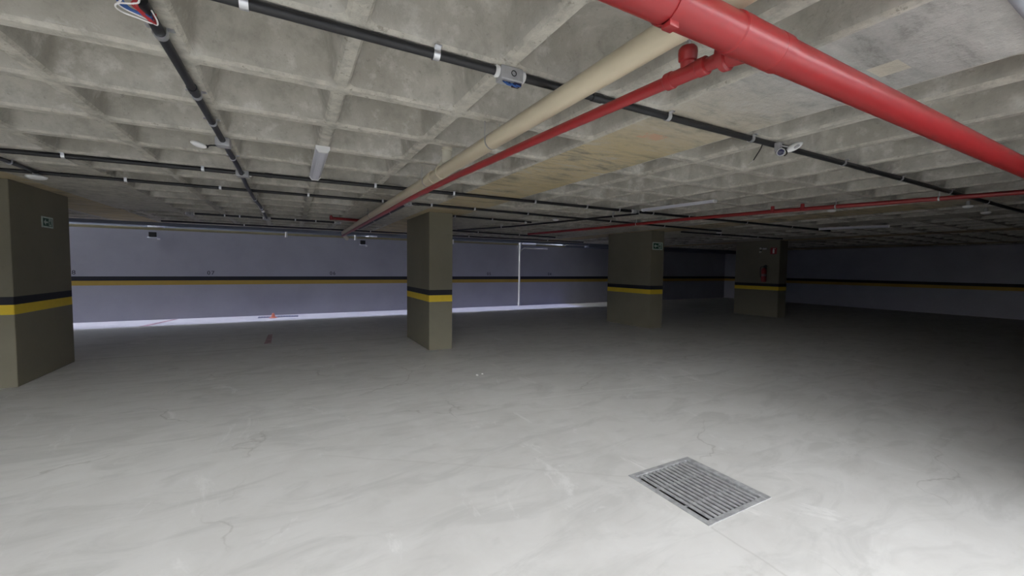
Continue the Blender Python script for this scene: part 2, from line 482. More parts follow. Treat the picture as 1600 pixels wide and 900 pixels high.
# ------------------------------------------------------------------ drain grating
t = thing('drain_grate', (2.535, 1.85, 0), 'rectangular grey iron grate set flush in the pale concrete floor', 'grate')
bm = NB()
Zg = .004
box(bm, (GX0 - .012, GY0 - .012, -.03), (GX0 + .03, GY1 + .012, Zg), .003); box(bm, (GX1 - .045, GY0 - .012, -.03), (GX1 + .012, GY1 + .012, Zg), .003)
box(bm, (GX0 + .0302, GY0 - .012, -.03), (GX1 - .0452, GY0 + .028, Zg), .003); box(bm, (GX0 + .0302, GY1 - .028, -.03), (GX1 - .0452, GY1 + .012, Zg), .003)
obj('grate_frame', bm, M['iron'], t, smooth=False)
bm = NB()
nb = 13; x0 = GX0 + .03; x1 = GX1 - .045; p = (x1 - x0) / nb
for k in range(nb):
    xc = x0 + p * (k + .5)
    if k == 0: continue
    xc = x0 + p * k
    box(bm, (xc - .012, GY0 + .03, -.008), (xc + .012, GY1 - .03, .0025), .002)
box(bm, (x0, GY0 + .20, -.020), (x1, GY0 + .212, -.009)); box(bm, (x0, GY1 - .212, -.020), (x1, GY1 - .20, -.009))
obj('grate_bars', bm, M['iron'], t, smooth=False)

# ------------------------------------------------------------------ conduits
def clamp_mesh(bm, p, d, r, w=.03):
    """strap bent round a conduit, its two ears against the concrete above"""
    p = Vector(p); d = Vector(d).normalized()
    s = d.cross(Vector((0, 0, 1))).normalized()
    top = ZC - p.z
    prof = [(-r - .022, top), (-r - .022, top - .003), (-r - .003, top - .003)]
    out = []
    R = r + .0035
    for k in range(13):
        a = PI + PI * k / 12
        out.append((R * math.cos(a), R * math.sin(a)))
    path = [(-R - .024, top - .002), (-R, top - .002)] + out + [(R, top - .002), (R + .024, top - .002)]
    prev = None
    th = .0022
    n = len(path)
    outer = []; inner = []
    for i in range(n):
        a = path[max(i - 1, 0)]; b = path[min(i + 1, n - 1)]
        tx, tz = b[0] - a[0], b[1] - a[1]; L = math.hypot(tx, tz) or 1
        nx, nz = tz / L * th, -tx / L * th
        outer.append((path[i][0] + nx, path[i][1] + nz)); inner.append((path[i][0] - nx, path[i][1] - nz))
    def vv(q, k): return bm.verts.new(p + s * q[0] + Vector((0, 0, q[1])) + d * k)
    O0 = [vv(q, -w / 2) for q in outer]; O1 = [vv(q, w / 2) for q in outer]; I0 = [vv(q, -w / 2) for q in inner]; I1 = [vv(q, w / 2) for q in inner]
    for i in range(n - 1):
        for A, B in ((O0, O1), (I1, I0), (I0, O0), (O1, I1)):
            bm.faces.new((A[i], A[i + 1], B[i + 1], B[i]))
    bm.faces.new((O0[0], O1[0], I1[0], I0[0])); bm.faces.new((O0[-1], I0[-1], I1[-1], O1[-1]))

def conduit(label, pts, r, clamps=(), mat='conduit', group='conduits strapped under the ceiling', joints=(), w=.03, name='conduit', cat='conduit'):
    bm = NB(); tube(bm, pts, r, 14)
    o = obj(name, bm, M[mat], None, pts[0])
    tag(o, label, cat, group)
    P = [Vector(q) for q in pts]
    def at(v):
        """point of the run nearest to a value measured along its main axis"""
        ax = 0 if abs(P[-1].x - P[0].x) > abs(P[-1].y - P[0].y) else 1
        for a, b in zip(P, P[1:]):
            lo, hi = sorted((a[ax], b[ax]))
            if lo - 1e-6 <= v <= hi + 1e-6 and hi > lo:
                f = (v - a[ax]) / (b[ax] - a[ax]); return a + (b - a) * f, (b - a).normalized()
        return P[-1], (P[-1] - P[-2]).normalized()
    for v in clamps:
        p, d = at(v); bm = NB(); clamp_mesh(bm, p, d, r, w); obj('clamp', bm, M['steel'], o)
    for v in joints:
        p, d = at(v); bm = NB(); tube(bm, [p - d * .035, p + d * .035], r + .004, 14); obj('coupling', bm, M[mat], o)
    return o
RC = .021; ZA = ZC - RC - .003
conduit('black conduit nearest the camera, running to the right beneath both red and cream pipes', [(-1.2, 1.86, ZA), (1.9, 1.86, ZA), (4.0, 1.84, ZA), (12, 1.82, ZA)], RC, (-.14, .6, 2.13, 3.01, 3.52, 4.38, 5.6, 7.0, 8.4), joints=(1.55, 4.9))
conduit('black conduit running from the loose cables straight toward the back wall', [(-.475, 2.03, ZA), (-.45, 5.0, ZA), (-.447, 5.8, ZA - .043), (-.44, 7.0, ZA - .043), (-.435, 8.0, ZA), (-.43, 9.95, ZA)], RC, (2.28, 2.99, 3.50, 4.55, 6.9, 8.3), joints=(2.9,))
ZB = ZA
conduit('long black conduit crossing the ceiling through the box below the nearer white batten', [(-3.3, 5.52, ZB), (-2.1, 5.32, ZB), (-.8, 5.25, ZB), (2.0, 5.18, ZB), (6.5, 5.10, ZB), (11.4, 4.98, ZB)], .022, (-1.82, -.78, .92, 1.92, 3.18, 4.13, 4.8, 5.57, 6.48, 8.2, 9.8), joints=(-.2, 4.95), w=.026)
conduit('long black conduit passing the white bulkhead lamp and the top of the bare pillar', [(-3.6, 6.44, ZB), (-.8, 6.42, ZB), (2.0, 6.35, ZB), (5.0, 6.40, ZB), (9.5, 6.5, ZB)], .019, (-1.69, -.78, .23, 1.23, 1.98, 2.73, 3.78, 5.77, 7.4), joints=(-2.2, 1.75), w=.026)
conduit('short black conduit near the back wall crossing the end of the straight run', [(-1.75, 9.95, ZB), (.95, 10.05, ZB)], .019, (-1.15, -.9, .1, .5), w=.024)
conduit('black conduit emerging to the right from behind the bare pillar top', [(2.70, 7.45, ZB), (4.55, 7.52, ZB)], .018, (2.79, 3.6), w=.024)
conduit('black conduit running low above the white wall pipe, right of the bare pillar', [(2.9, 10.3, ZB), (7.4, 10.75, ZB)], .02, (4.6, 6.0), w=.024)
conduit('black conduit hugging the right side of the cream pipe beyond its branch', [(1.62, 6.40, ZB), (1.60, 11.4, ZB)], .02, (7.6, 9.2), w=.024)
conduit('black conduit slanting from the oblique white batten toward the back wall', [(5.14, 5.03, ZB - .046), (4.72, 6.78, ZB - .05), (4.42, 8.2, ZB - .04), (3.9, 10.2, ZB)], .018, (5.5, 8.5), w=.024)
conduit('short black conduit joining the white bulkhead lamp from the front', [(-2.40, 5.36, ZB), (-2.42, 6.40, ZB)], .019, (5.9,), w=.024)
conduit('thin grey conduit high in the top right corner, nearest of all pipes', [(1.2, .45, ZA), (7.0, .50, ZA)], .017, (2.9,), mat='greyconduit')
conduit('dark conduit close to the back edge of the slab, running behind the bare pillar', [(-2.6, 12.1, ZB), (9.6, 12.1, ZB)], .02, (-1, 2, 5, 8), w=.024)
conduit('dark conduit on the ceiling right of the exit sign pillar', [(8.9, 7.2, ZB), (13.2, 7.0, ZB)], .018, (10.4, 12), w=.024)

# open end of the straight run with cables hanging out of it
t = thing('cable_bundle', (-.475, 2.02, ZA - .03), 'loop of loose white, blue and red cables hanging from the open conduit end', 'cables')
def cable(pts, r, mat, name):
    bm = NB(); tube(bm, [q + Vector((.012, .05, 0)) for q in spline(pts, 8)], r * .82, 8); obj(name, bm, M[mat], t)
zc = 2.47
cable([(-.462, 2.00, ZA - .02), (-.449, 2.012, zc + .01), (-.452, 2.03, zc), (-.464, 2.024, zc), (-.47, 2.015, zc - .005), (-.50, 2.01, zc), (-.535, 1.995, zc), (-.552, 1.972, zc), (-.548, 1.945, zc), (-.53, 1.925, zc), (-.49, 1.905, zc), (-.47, 1.89, zc + .01), (-.47, 1.84, ZA)], .0035, 'wwhite', 'white_cable')
cable([(-.47, 2.06, ZA - .01), (-.462, 2.035, zc + .01), (-.475, 2.02, zc + .006), (-.505, 1.995, zc + .006), (-.535, 1.98, zc + .01), (-.545, 1.955, zc + .012), (-.53, 1.93, zc + .012), (-.49, 1.88, ZA - .01)], .0032, 'wwhite', 'white_cable')
for k in range(3):
    e = .008 * k
    cable([(-.472, 2.04, ZA - .012), (-.465, 2.02 - e, zc + .012), (-.48, 2.0 - e, zc + .010), (-.51, 1.99 - e, zc + .01), (-.54 + e, 1.965 - e, zc + .014), (-.545 + e, 1.94 - e, zc + .02), (-.55, 1.90, zc + .03), (-.552, 1.85, zc + .05)], .0036, 'blue', 'blue_cable')
for k in range(3):
    e = .0075 * k
    cable([(-.475 + e, 2.05, ZA - .008), (-.455 - e * .5, 2.035 - e * .4, zc + .004), (-.465 - e, 2.01 - e, zc + .004), (-.478 - e, 1.985 - e, zc + .01), (-.49 - e, 1.96 - e, zc + .016), (-.485, 1.92 - e, zc + .02), (-.47, 1.86, ZA - .01)], .0036, 'wred', 'red_cable')
bm = NB(); tube(bm, [(-.477, 1.2, ZA), (-.476, 2.0, ZA)], RC, 14); o = obj('conduit', bm, M['conduit'], None, (-.477, 1.2, ZA)); tag(o, 'stub of black conduit ending at the loose cables at the top edge', 'conduit', 'conduits strapped under the ceiling')

# ------------------------------------------------------------------ junction boxes
def jbox(p, label, ax='x', s=(.075, .05, .045), cover=True, glands=True, wires=None, hole=True):
    p = Vector(p)
    t = thing('junction_box', p, label, 'junction box', 'grey junction boxes on the conduits')
    L, W, H = s
    if ax == 'y': a, b = Vector((W, L, H)), None
    else: a = Vector((L, W, H))
    bm = NB(); box(bm, p - a, p + Vector((a.x, a.y, min(a.z, ZC - p.z))), .006)
    obj('box_body', bm, M['boxgrey'], t, smooth=False)
    d = Vector((1, 0, 0)) if ax == 'x' else Vector((0, 1, 0))
    if glands:
        for sg in (-1, 1):
            bm = NB(); q = p + d * (L * sg); lathe(bm, [(.026, 0), (.030, .004), (.030, .018), (.025, .022)], q + Vector((0, 0, ZA - p.z)), d * sg, 14)
            obj('gland', bm, M['whitepvc'], t)
    if hole:
        q = p + Vector((L * .1, -W, 0)) if ax == 'x' else p + Vector((W, 0, 0))
        nn = Vector((0, -1, 0)) if ax == 'x' else Vector((1, 0, 0))
        bm = NB(); lathe(bm, [(.015, 0), (.015, .003), (.011, .003), (.011, .0005)], q - nn * .001, nn, 14); obj('knockout', bm, M['rubber'], t)
    return t
t = jbox((.985, 1.86, ZA - .008), 'open grey junction box with blue wires on the nearest conduit', s=(.062, .035, .036))
bm = NB()
for k in range(7):
    y = 1.838 + .006 * (k % 3); x = .945 + .012 * k
    tube(bm, spline([(x, y + .02, ZA - .04), (x + .008 * math.sin(k * 2), y - .004, ZA - .058), (x + .022, y + .004, ZA - .056), (x + .018, y + .016, ZA - .042)], 5), .0035, 6)
obj('blue_wires', bm, M['blue'], t)
bm = NB(); box(bm, (1.0, 1.835, ZA - .056), (1.042, 1.875, ZA - .043), .003); obj('terminal_block', bm, M['lens'], t)
jbox((-.46, 4.0, ZA - .005), 'grey junction box beside the tilted white emergency light', 'y', (.055, .05, .035), glands=False, hole=False)
jbox((-.44, 5.26, ZA - .005), 'grey junction box where two black conduits cross below the nearer batten', 'x', (.06, .05, .035))
jbox((1.62, 6.39, ZA - .005), 'grey junction box right of the cream pipe, left of the bare pillar', 'x', (.05, .05, .035))
jbox((5.14, 5.10, ZA - .005), 'grey junction box at the end of the oblique white batten', 'x', (.05, .05, .035))
jbox((-.43, 10.0, ZA - .005), 'small grey junction box at the far end of the straight conduit', 'x', (.05, .05, .035))
jbox((-1.70, 9.95, ZA - .005), 'small grey junction box far left on the short back conduit', 'x', (.05, .05, .035))
jbox((.95, 10.05, ZA - .005), 'small grey junction box at the far end below the red stub', 'x', (.05, .05, .035))

# ------------------------------------------------------------------ batten lamps
def batten(a, b, label, w=.055, h=.052):
    a = Vector(a); b = Vector(b); d = (b - a).normalized(); s = d.cross(Vector((0, 0, 1))).normalized(); up = Vector((0, 0, 1))
    t = thing('batten_lamp', (a + b) / 2, label, 'lamp', 'white batten lamps under the ceiling')
    def ext(bm, prof, p, q):
        A = [bm.verts.new(p + s * u + up * v) for u, v in prof]; B = [bm.verts.new(q + s * u + up * v) for u, v in prof]
        bm.faces.new(A[::-1]); bm.faces.new(B); k = len(A)
        for i in range(k): bm.faces.new((A[i], A[(i + 1) % k], B[(i + 1) % k], B[i]))
    bm = NB(); ext(bm, [(-w, 0), (-w, -.014), (w, -.014), (w, 0)], a, b); obj('housing', bm, M['lampbody'], t, smooth=False)
    prof = [(-w * .92, -.014), (-w * .86, -.026), (-w * .55, -h * .92), (-w * .25, -h), (w * .25, -h), (w * .55, -h * .92), (w * .86, -.026), (w * .92, -.014)]
    bm = NB(); ext(bm, prof, a + d * .02, b - d * .02); obj('lamp_diffuser', bm, M['diffuser'], t, smooth=False)
    pc = [(-w * 1.0, 0), (-w * 1.0, -.026), (-w * .6, -h - .003), (w * .6, -h - .003), (w * 1.0, -.026), (w * 1.0, 0)]
    for p, q in ((a - d * .002, a + d * .022), (b - d * .022, b + d * .002)):
        bm = NB(); ext(bm, pc, p, q); obj('end_cap', bm, M['whitepvc'], t, smooth=False)
batten((.25, 3.80, ZC), (.25, 5.08, ZC), 'white batten lamp left of the cream pipe')
batten((5.16, 4.95, ZC), (5.32, 3.74, ZC), 'white batten lamp seen nearly end on beside the crossing conduits', w=.04, h=.04)
batten((10.72, 4.90, ZC), (11.2, 3.80, ZC), 'faint white batten lamp deep on the right side', w=.045)

# ------------------------------------------------------------------ emergency light, bulkheads, sensors
t = thing('emergency_light', (-.60, 3.985, 2.47), 'white oval emergency light dangling beside the straight conduit', 'emergency light')
mt = Matrix.Translation((-.615, 3.975, 2.475)) @ Matrix.Rotation(math.radians(10), 4, 'Z') @ Matrix.Rotation(math.radians(14), 4, 'Y')
bm = NB(); bmesh.ops.create_uvsphere(bm, u_segments=20, v_segments=12, radius=1, matrix=mt @ Matrix.Diagonal((.054, .028, .022, 1))); obj('lamp_head', bm, M['whitepvc'], t)
bm = NB(); tube(bm, [(-.575, 3.99, 2.47), (-.54, 3.995, 2.485), (-.50, 4.0, 2.49)], .006, 8); lathe(bm, [(.012, 0), (.014, .012), (.006, .02)], (-.575, 3.99, 2.468), (1, .1, .2), 10); obj('bracket', bm, M['rubber'], t)

def bulkhead(p, r, label, arm=None):
    p = Vector(p); z0 = p.z
    t = thing('bulkhead_lamp', p, label, 'lamp', 'small round white ceiling lamps')
    bm = NB(); lathe(bm, [(r * .35, ZC - z0), (r * .40, .022), (r * .6, .010)], p, (0, 0, 1), 20); obj('lamp_base', bm, M['boxgrey'], t)
    bm = NB(); lathe(bm, [(r * .98, .012), (r, .004), (r * .93, -.008), (r * .7, -.018), (r * .35, -.023), (.004, -.024)], p, (0, 0, 1), 20); obj('lamp_globe', bm, M['whitepvc'], t)
bulkhead((-2.43, 6.44, 2.475), .085, 'white round bulkhead lamp above the left pillar')
for x in (-2.58, -2.28):
    pass
bulkhead((4.55, 6.60, 2.49), .06, 'small white round lamp left of the crossing conduits')
bulkhead((9.49, 6.54, 2.49), .07, 'small white round lamp just right of the exit sign pillar')
bulkhead((7.22, 3.14, 2.47), .06, 'small white round lamp just below the far red pipe, near its tees')
bulkhead((8.26, 1.97, 2.47), .055, 'small white round lamp below the far red pipe toward the right edge')
bulkhead((4.35, 7.42, 2.50), .03, 'tiny white lamp where the slanting conduit crosses')
bulkhead((-.42, 8.55, 2.50), .028, 'tiny white lamp on the straight conduit near its far end')
bulkhead((9.4, 2.05, 2.48), .06, 'faint white round lamp behind the right end of the far red pipe')

# dark round camera-like fitting and white oval hanging by the nearest conduit
t = thing('siren_speaker', (3.28, 1.79, 2.44), 'round dark fitting with pale rim hanging below the nearest conduit', 'speaker')
bm = NB(); lathe(bm, [(.028, 0), (.031, .006), (.031, .03), (.020, .045)], (3.275, 1.775, 2.447), (.72, .60, .34), 20); obj('rim', bm, M['boxgrey'], t)
bm = NB(); lathe(bm, [(.024, -.001), (.022, .003), (.012, .006), (.010, .001), (.004, .001)], (3.275, 1.775, 2.447), (-.72, -.60, -.34), 18); obj('dark_face', bm, M['lens'], t)
bm = NB(); box(bm, (3.262, 1.78, 2.46), (3.30, 1.82, ZA), .004); obj('mount', bm, M['boxgrey'], t, smooth=False)
bm = NB(); tube(bm, spline([(3.315, 1.79, 2.49), (3.325, 1.765, 2.465), (3.318, 1.755, 2.44), (3.295, 1.76, 2.42)], 6), .004, 8); obj('lead', bm, M['rubber'], t)
t = thing('emergency_light', (3.42, 1.76, 2.49), 'tilted white oval lamp beside the round dark fitting', 'emergency light')
mt = Matrix.Translation((3.40, 1.745, 2.50)) @ Matrix.Rotation(math.radians(-28.6), 4, 'Z') @ Matrix.Rotation(math.radians(-30), 4, 'Y')
bm = NB(); bmesh.ops.create_uvsphere(bm, u_segments=20, v_segments=12, radius=1, matrix=mt @ Matrix.Diagonal((.070, .024, .027, 1))); obj('lamp_head', bm, M['whitepvc'], t)
bm = NB(); bmesh.ops.create_uvsphere(bm, u_segments=16, v_segments=8, radius=1, matrix=mt @ Matrix.Translation((0, -.017, -.004)) @ Matrix.Diagonal((.030, .010, .012, 1))); obj('lens', bm, M['boxgrey'], t)
bm = NB(); tube(bm, [(3.37, 1.77, 2.50), (3.345, 1.81, 2.515), (3.335, 1.84, ZA)], .006, 8); obj('bracket', bm, M['boxgrey'], t)
t = thing('loose_wire', (3.18, 1.86, 2.51), 'short loose black wire with a bare pale end below the nearest conduit', 'wire')
bm = NB(); tube(bm, spline([(3.16, 1.85, ZA - .018), (3.19, 1.88, 2.485), (3.27, 1.965, 2.455), (3.315, 2.005, 2.447)], 6), .0042, 8); obj('black_sheath', bm, M['rubber'], t)
bm = NB(); tube(bm, spline([(3.315, 2.005, 2.447), (3.40, 2.08, 2.452), (3.48, 2.15, 2.46)], 6), .0028, 8); obj('bare_end', bm, M['wwhite'], t)

# black disc added in place of a hole in a coffer
bm = NB(); lathe(bm, [(.024, 0), (.024, .01), (.015, .016)], (-1.49, 4.62, 2.70), (.15, -1, -.2), 14)
tag(obj('rubber_plug', bm, M['rubber'], None, (-1.49, 4.62, 2.70)), 'small black plug in a ceiling recess at upper left', 'plug')

# ------------------------------------------------------------------ cream drain pipe
ZCR = 2.42; RCR = .054; XC = 1.235
t = thing('drain_pipe', (XC, 4, ZCR), 'thick cream plastic drain pipe running under the ceiling to the back wall', 'pipe')
bm = NB(); tube(bm, [(XC, -.6, ZCR), (XC, 11.5, ZCR)], RCR, 28); obj('pipe_run', bm, M['cream'], t)
bm = NB(); tube(bm, [(XC, 11.5, ZCR), (XC, 11.62, ZCR - .012), (XC + .03, 11.75, ZCR - .05), (XC + .14, 12.1, ZCR - .12)], RCR, 20); obj('end_elbow', bm, M['cream'], t)
# branch fitting with its riser and cap
yb = 3.80
bm = NB(); tube(bm, [(XC, yb - .16, ZCR), (XC, yb - .155, ZCR), (XC, yb - .115, ZCR), (XC, yb - .11, ZCR)], [RCR, RCR + .009, RCR + .009, RCR], 28)
tube(bm, [(XC, yb + .06, ZCR), (XC, yb + .065, ZCR), (XC, yb + .16, ZCR), (XC, yb + .165, ZCR)], [RCR, RCR + .009, RCR + .009, RCR], 28)
tube(bm, [(XC, yb - .11, ZCR), (XC, yb + .06, ZCR)], RCR + .003, 28); f = obj('branch_collar', bm, M['cream'], t)
bm = NB(); tube(bm, [(XC, yb + .03, ZCR), (XC + .005, yb - .08, ZCR + .055), (XC + .012, yb - .20, ZCR + .095)], .032, 18); obj('branch_neck', bm, M['creamlight'], t)
bm = NB(); lathe(bm, [(.036, -.02), (.043, .0), (.043, .09), (.048, .095), (.048, .115)], (XC + .014, yb - .25, ZCR + .085), (0, 0, 1), 22); obj('riser_cap', bm, M['creamlight'], t)
for y in (2.58, 4.10, 7.4):
    bm = NB(); tube(bm, [(XC, y - .006, ZCR), (XC, y + .006, ZCR)], RCR + .0025, 28)
    tube(bm, [(XC - RCR - .002, y, ZCR), (XC - RCR - .002, y, ZC + .01)], .0035, 8); tube(bm, [(XC + RCR + .002, y, ZCR), (XC + RCR + .002, y, ZC + .01)], .0035, 8)
    obj('hanger_strap', bm, M['boxgrey'], t)

# ------------------------------------------------------------------ red sprinkler pipes
YR, ZR, RR = .815, 2.285, .056
t = thing('fire_pipe', (1.5, YR, ZR), 'thick red fire main crossing in front of the cream pipe', 'pipe', 'red fire pipes')
bm = NB(); tube(bm, [(-.6, YR, ZR), (9, YR, ZR)], RR, 30); obj('pipe_run', bm, M['red'], t)
bm = NB()
for x in (1.23, 1.44):
    tube(bm, [(x - .03, YR, ZR), (x - .026, YR, ZR), (x + .026, YR, ZR), (x + .03, YR, ZR)], [RR, RR + .005, RR + .005, RR], 30)
tube(bm, [(1.24, YR, ZR), (1.43, YR, ZR)], RR + .004, 30)
obj('tee_sleeve', bm, M['red'], t)
XS = 1.335
bm = NB(); tube(bm, [(XS, YR + .02, ZR - .008), (XS - .004, YR + .085, ZR + .002), (XS - .005, YR + .09, ZR + .003), (XS - .006, YR + .112, ZR + .005), (XS - .006, YR + .116, ZR + .005)], [.040, .040, .050, .050, .040], 24)
tube(bm, [(XS - .006, YR + .114, ZR + .005), (XS - .006, YR + .125, ZR + .005)], [.034, .030], 24); obj('tee_outlet', bm, M['red'], t)
for x in (.93,):
    bm = NB(); tube(bm, [(x - .018, YR, ZR), (x + .018, YR, ZR)], RR + .004, 30); box(bm, (x - .018, YR - .02, ZR - RR - .016), (x + .018, YR + .012, ZR - RR + .01), .003)
    obj('clamp', bm, M['red'], t)
for x in (-.3, 6.2, 8.0):
    bm = NB(); tube(bm, [(x, YR, ZR + RR - .004), (x, YR, ZC + .01)], .006, 8); tube(bm, [(x - .01, YR, ZR), (x + .01, YR, ZR)], RR + .003, 30); obj('hanger_rod', bm, M['steel'], t)

ZS = 2.29
t = thing('fire_pipe', (XS, 2, ZS), 'slim red branch pipe running beside the cream pipe', 'pipe', 'red fire pipes')
bm = NB(); tube(bm, [(XS, YR + .10, ZS), (XS - .005, 1.03, ZS), (XS - .03, 1.36, ZS), (1.262, 1.96, ZS), (1.19, 3.2, ZS), (1.175, 4.5, ZS + .01), (1.175, 11.3, ZS + .02)], .0245, 20); obj('pipe_run', bm, M['red'], t)
bm = NB(); tube(bm, [(XS - .004, .985, ZS), (XS - .004, .99, ZS), (XS - .006, 1.02, ZS), (XS - .006, 1.025, ZS)], [.0265, .033, .033, .0265], 20)
tube(bm, [(XS - .014, 1.125, ZS), (XS - .014, 1.13, ZS), (XS - .016, 1.155, ZS), (XS - .016, 1.16, ZS)], [.0265, .033, .033, .0265], 20)
tube(bm, [(XS - .005, 1.0, ZS), (XS - .015, 1.14, ZS)], .029, 20); obj('tee_sleeve', bm, M['red'], t)
bm = NB(); lathe(bm, [(.024, .0), (.026, .03), (.033, .035), (.035, .06), (.033, .075), (.024, .085)], (XS - .008, 1.07, ZS + .012), (-.15, -.12, 1), 18)
obj('sprinkler_riser', bm, M['red'], t)
bm = NB(); lathe(bm, [(.010, 0), (.010, .014), (.005, .018), (.005, .032), (.018, .034), (.018, .037)], (XS - .021, 1.06, ZS + .094), (-.15, -.12, 1), 14)
for sx in (-1, 1): tube(bm, spline([(XS - .022 + .006 * sx, 1.06, ZS + .106), (XS - .023 + .013 * sx, 1.058, ZS + .118), (XS - .025 + .004 * sx, 1.056, ZS + .128)], 4), .0022, 6)
obj('sprinkler_head', bm, M['steel'], t)

t = thing('fire_pipe', (6.2, 4, 2.45), 'far red fire pipe crossing the right half above the exit sign pillar', 'pipe', 'red fire pipes')
RP = [(5.60, 9.4, 2.45), (5.98, 7.1, 2.45), (6.20, 4.9, 2.45), (6.46, 3.55, 2.45), (6.84, 2.25, 2.45), (7.12, 1.28, 2.45), (7.4, .3, 2.45)]
bm = NB(); tube(bm, RP, .028, 16); obj('pipe_run', bm, M['red'], t)
for y in (3.58, 3.22):
    x = 6.45 if y > 3.4 else 6.555
    bm = NB(); lathe(bm, [(.034, -.02), (.034, .03), (.025, .035), (.025, .075), (.016, .08)], (x, y, 2.45), (0, 0, 1), 14); obj('riser_tee', bm, M['red'], t)
for y, x in ((2.85, 6.66), (1.9, 6.94), (6.0, 6.09)):
    bm = NB(); tube(bm, [(x, y - .008, 2.45), (x, y + .008, 2.45)], .031, 16); tube(bm, [(x, y, 2.478), (x, y, ZC + .01)], .005, 8); obj('hanger_rod', bm, M['steel'], t)
t = thing('fire_pipe', (1.0, 9.1, 2.51), 'short red pipe stub with a knob, left of the far end of the cream pipe', 'pipe', 'red fire pipes')
bm = NB(); tube(bm, [(.74, 9.05, 2.51), (1.46, 9.2, 2.51)], .028, 16); obj('pipe_run', bm, M['red'], t)
bm = NB(); lathe(bm, [(.036, -.03), (.036, .03), (.026, .035), (.026, .06)], (.74, 9.05, 2.505), (-.2, 0, 1), 14); obj('elbow', bm, M['red'], t)

# ------------------------------------------------------------------ back wall: riser pipe, drops, lights, numbers
t = thing('wall_pipe', (8.17, 14.39, 0), 'white vertical pipe standing against the back wall with an elbowed top', 'pipe')
bm = NB(); tube(bm, [(8.165, 14.38, .05), (8.185, 14.38, 2.50)], .04, 16); obj('riser', bm, M['whitepvc'], t)
bm = NB(); lathe(bm, [(.05, -.02), (.05, .10)], (8.165, 14.38, .03), (0, 0, 1), 16); obj('foot_collar', bm, M['whitepvc'], t)
bm = NB(); lathe(bm, [(.055, 0), (.06, .02), (.06, .10), (.05, .12)], (8.185, 14.38, 2.44), (0, 0, 1), 16); obj('top_tee', bm, M['whitepvc'], t)
bm = NB(); tube(bm, [(8.30, 14.36, 2.52), (8.92, 14.36, 2.52)], .042, 16); obj('upper_arm', bm, M['whitepvc'], t)
bm = NB(); tube(bm, spline([(8.19, 14.38, 2.20), (8.27, 14.37, 2.28), (8.36, 14.36, 2.34), (8.5, 14.36, 2.345)], 6) + [Vector((9.5, 14.36, 2.345))], .026, 12); obj('lower_arm', bm, M['offwhite'], t)
for x, lab in ((-.10, 'short white drain drop at the slab edge, left of the cream pipe end'), (1.73, 'short white drain drop at the slab edge between cream pipe end and bare pillar'), (4.85, 'short white drain drop at the slab edge just right of the bare pillar')):
    t = thing('drain_drop', (x, 13.12, 2.6), lab, 'pipe', 'white drain drops at the slab edge')
    bm = NB(); tube(bm, [(x, 13.12, 2.33), (x, 13.12, 2.62)], .03, 12); obj('drop_pipe', bm, M['whitepvc'], t)
    bm = NB(); lathe(bm, [(.045, 0), (.045, .04), (.036, .05)], (x, 13.12, 2.60), (0, 0, 1), 14); obj('drop_collar', bm, M['offwhite'], t)
    bm = NB(); box(bm, (x - .012, 13.05, 2.59), (x + .012, 13.12, 2.61)); obj('bracket', bm, M['steel'], t, smooth=False)
for x, lab in ((-3.26, 'small dark wall light on the back wall near the left pillar'), (2.15, 'small dark wall light on the back wall just left of the bare pillar')):
    t = thing('wall_light', (x, D - .05, 2.28), lab, 'wall light', 'dark lights on the back wall')
    bm = NB(); box(bm, (x - .10, D - .10, 2.27), (x + .06, D - .03, 2.40), .01); obj('lamp_housing', bm, M['rubber'], t, smooth=False)
    bm = NB(); poly(bm, [(x - .14, D - .12, 2.235), (x + .10, D - .12, 2.235), (x + .07, D - .04, 2.27), (x - .11, D - .04, 2.27)], (0, 0, 1), .012); obj('lamp_visor', bm, M['boxgrey'], t, smooth=False)
    bm = NB(); box(bm, (x + .07, D - .07, 2.20), (x + .125, D - .012, 2.24), .006); obj('sensor', bm, M['whitepvc'], t, smooth=False)
    bm = NB(); box(bm, (x - .03, D - .04, 2.30), (x + .0, D - .001, 2.34)); obj('bracket', bm, M['rubber'], t, smooth=False)
for (x, s, lab) in ((-4.92, '08', 'black stencilled number 08 half hidden by the left pillar'), (-2.03, '07', 'black stencilled number 07 above the black stripe of the back wall'),
                    (1.20, '06', 'black stencilled number 06 between the cream pipe end and the bare pillar'), (6.84, '05', 'black stencilled number 05 between bare pillar and white wall pipe'),
                    (9.70, '04', 'black stencilled number 04 right of the white wall pipe')):
    cu = bpy.data.curves.new('bay_number', 'FONT'); cu.body = s; cu.size = .155; cu.extrude = .0015; cu.align_x = 'CENTER'; cu.space_character = 1.25
    tmp = bpy.data.objects.new('bay_number', cu); C.objects.link(tmp)
    dg = bpy.context.evaluated_depsgraph_get()
    me = bpy.data.meshes.new_from_object(tmp.evaluated_get(dg))
    bpy.data.objects.remove(tmp); bpy.data.curves.remove(cu)
    me.transform(Matrix.Rotation(PI / 2, 4, 'X')); me.materials.clear(); me.materials.append(M['numpaint'])
    o = bpy.data.objects.new('bay_number', me); C.objects.link(o); o.location = (x, D - .0025, 1.245)
    tag(o, lab, 'number', 'parking bay numbers')
for x0, x1, lab in ((-3.54, -3.30, 'pale vent cover above the wall top near the left pillar'), (2.42, 2.72, 'pale vent cover above the wall top just left of the bare pillar')):
    t = thing('vent_cover', ((x0 + x1) / 2, 15.2, 2.52), lab, 'vent', 'pale vent covers above the back wall')
    bm = NB(); box(bm, (x0, 15.05, 2.45), (x1, 15.99, 2.625), .01); obj('vent_body', bm, M['ventw'], t, smooth=False)  # slatted box made up where a bright patch of light shows
    bm = NB()
    for k in range(4): box(bm, (x0 + .02, 15.035, 2.50 + .028 * k), (x1 - .02, 15.055, 2.512 + .028 * k))
    obj('vent_slats', bm, M['ventw'], t, smooth=False)

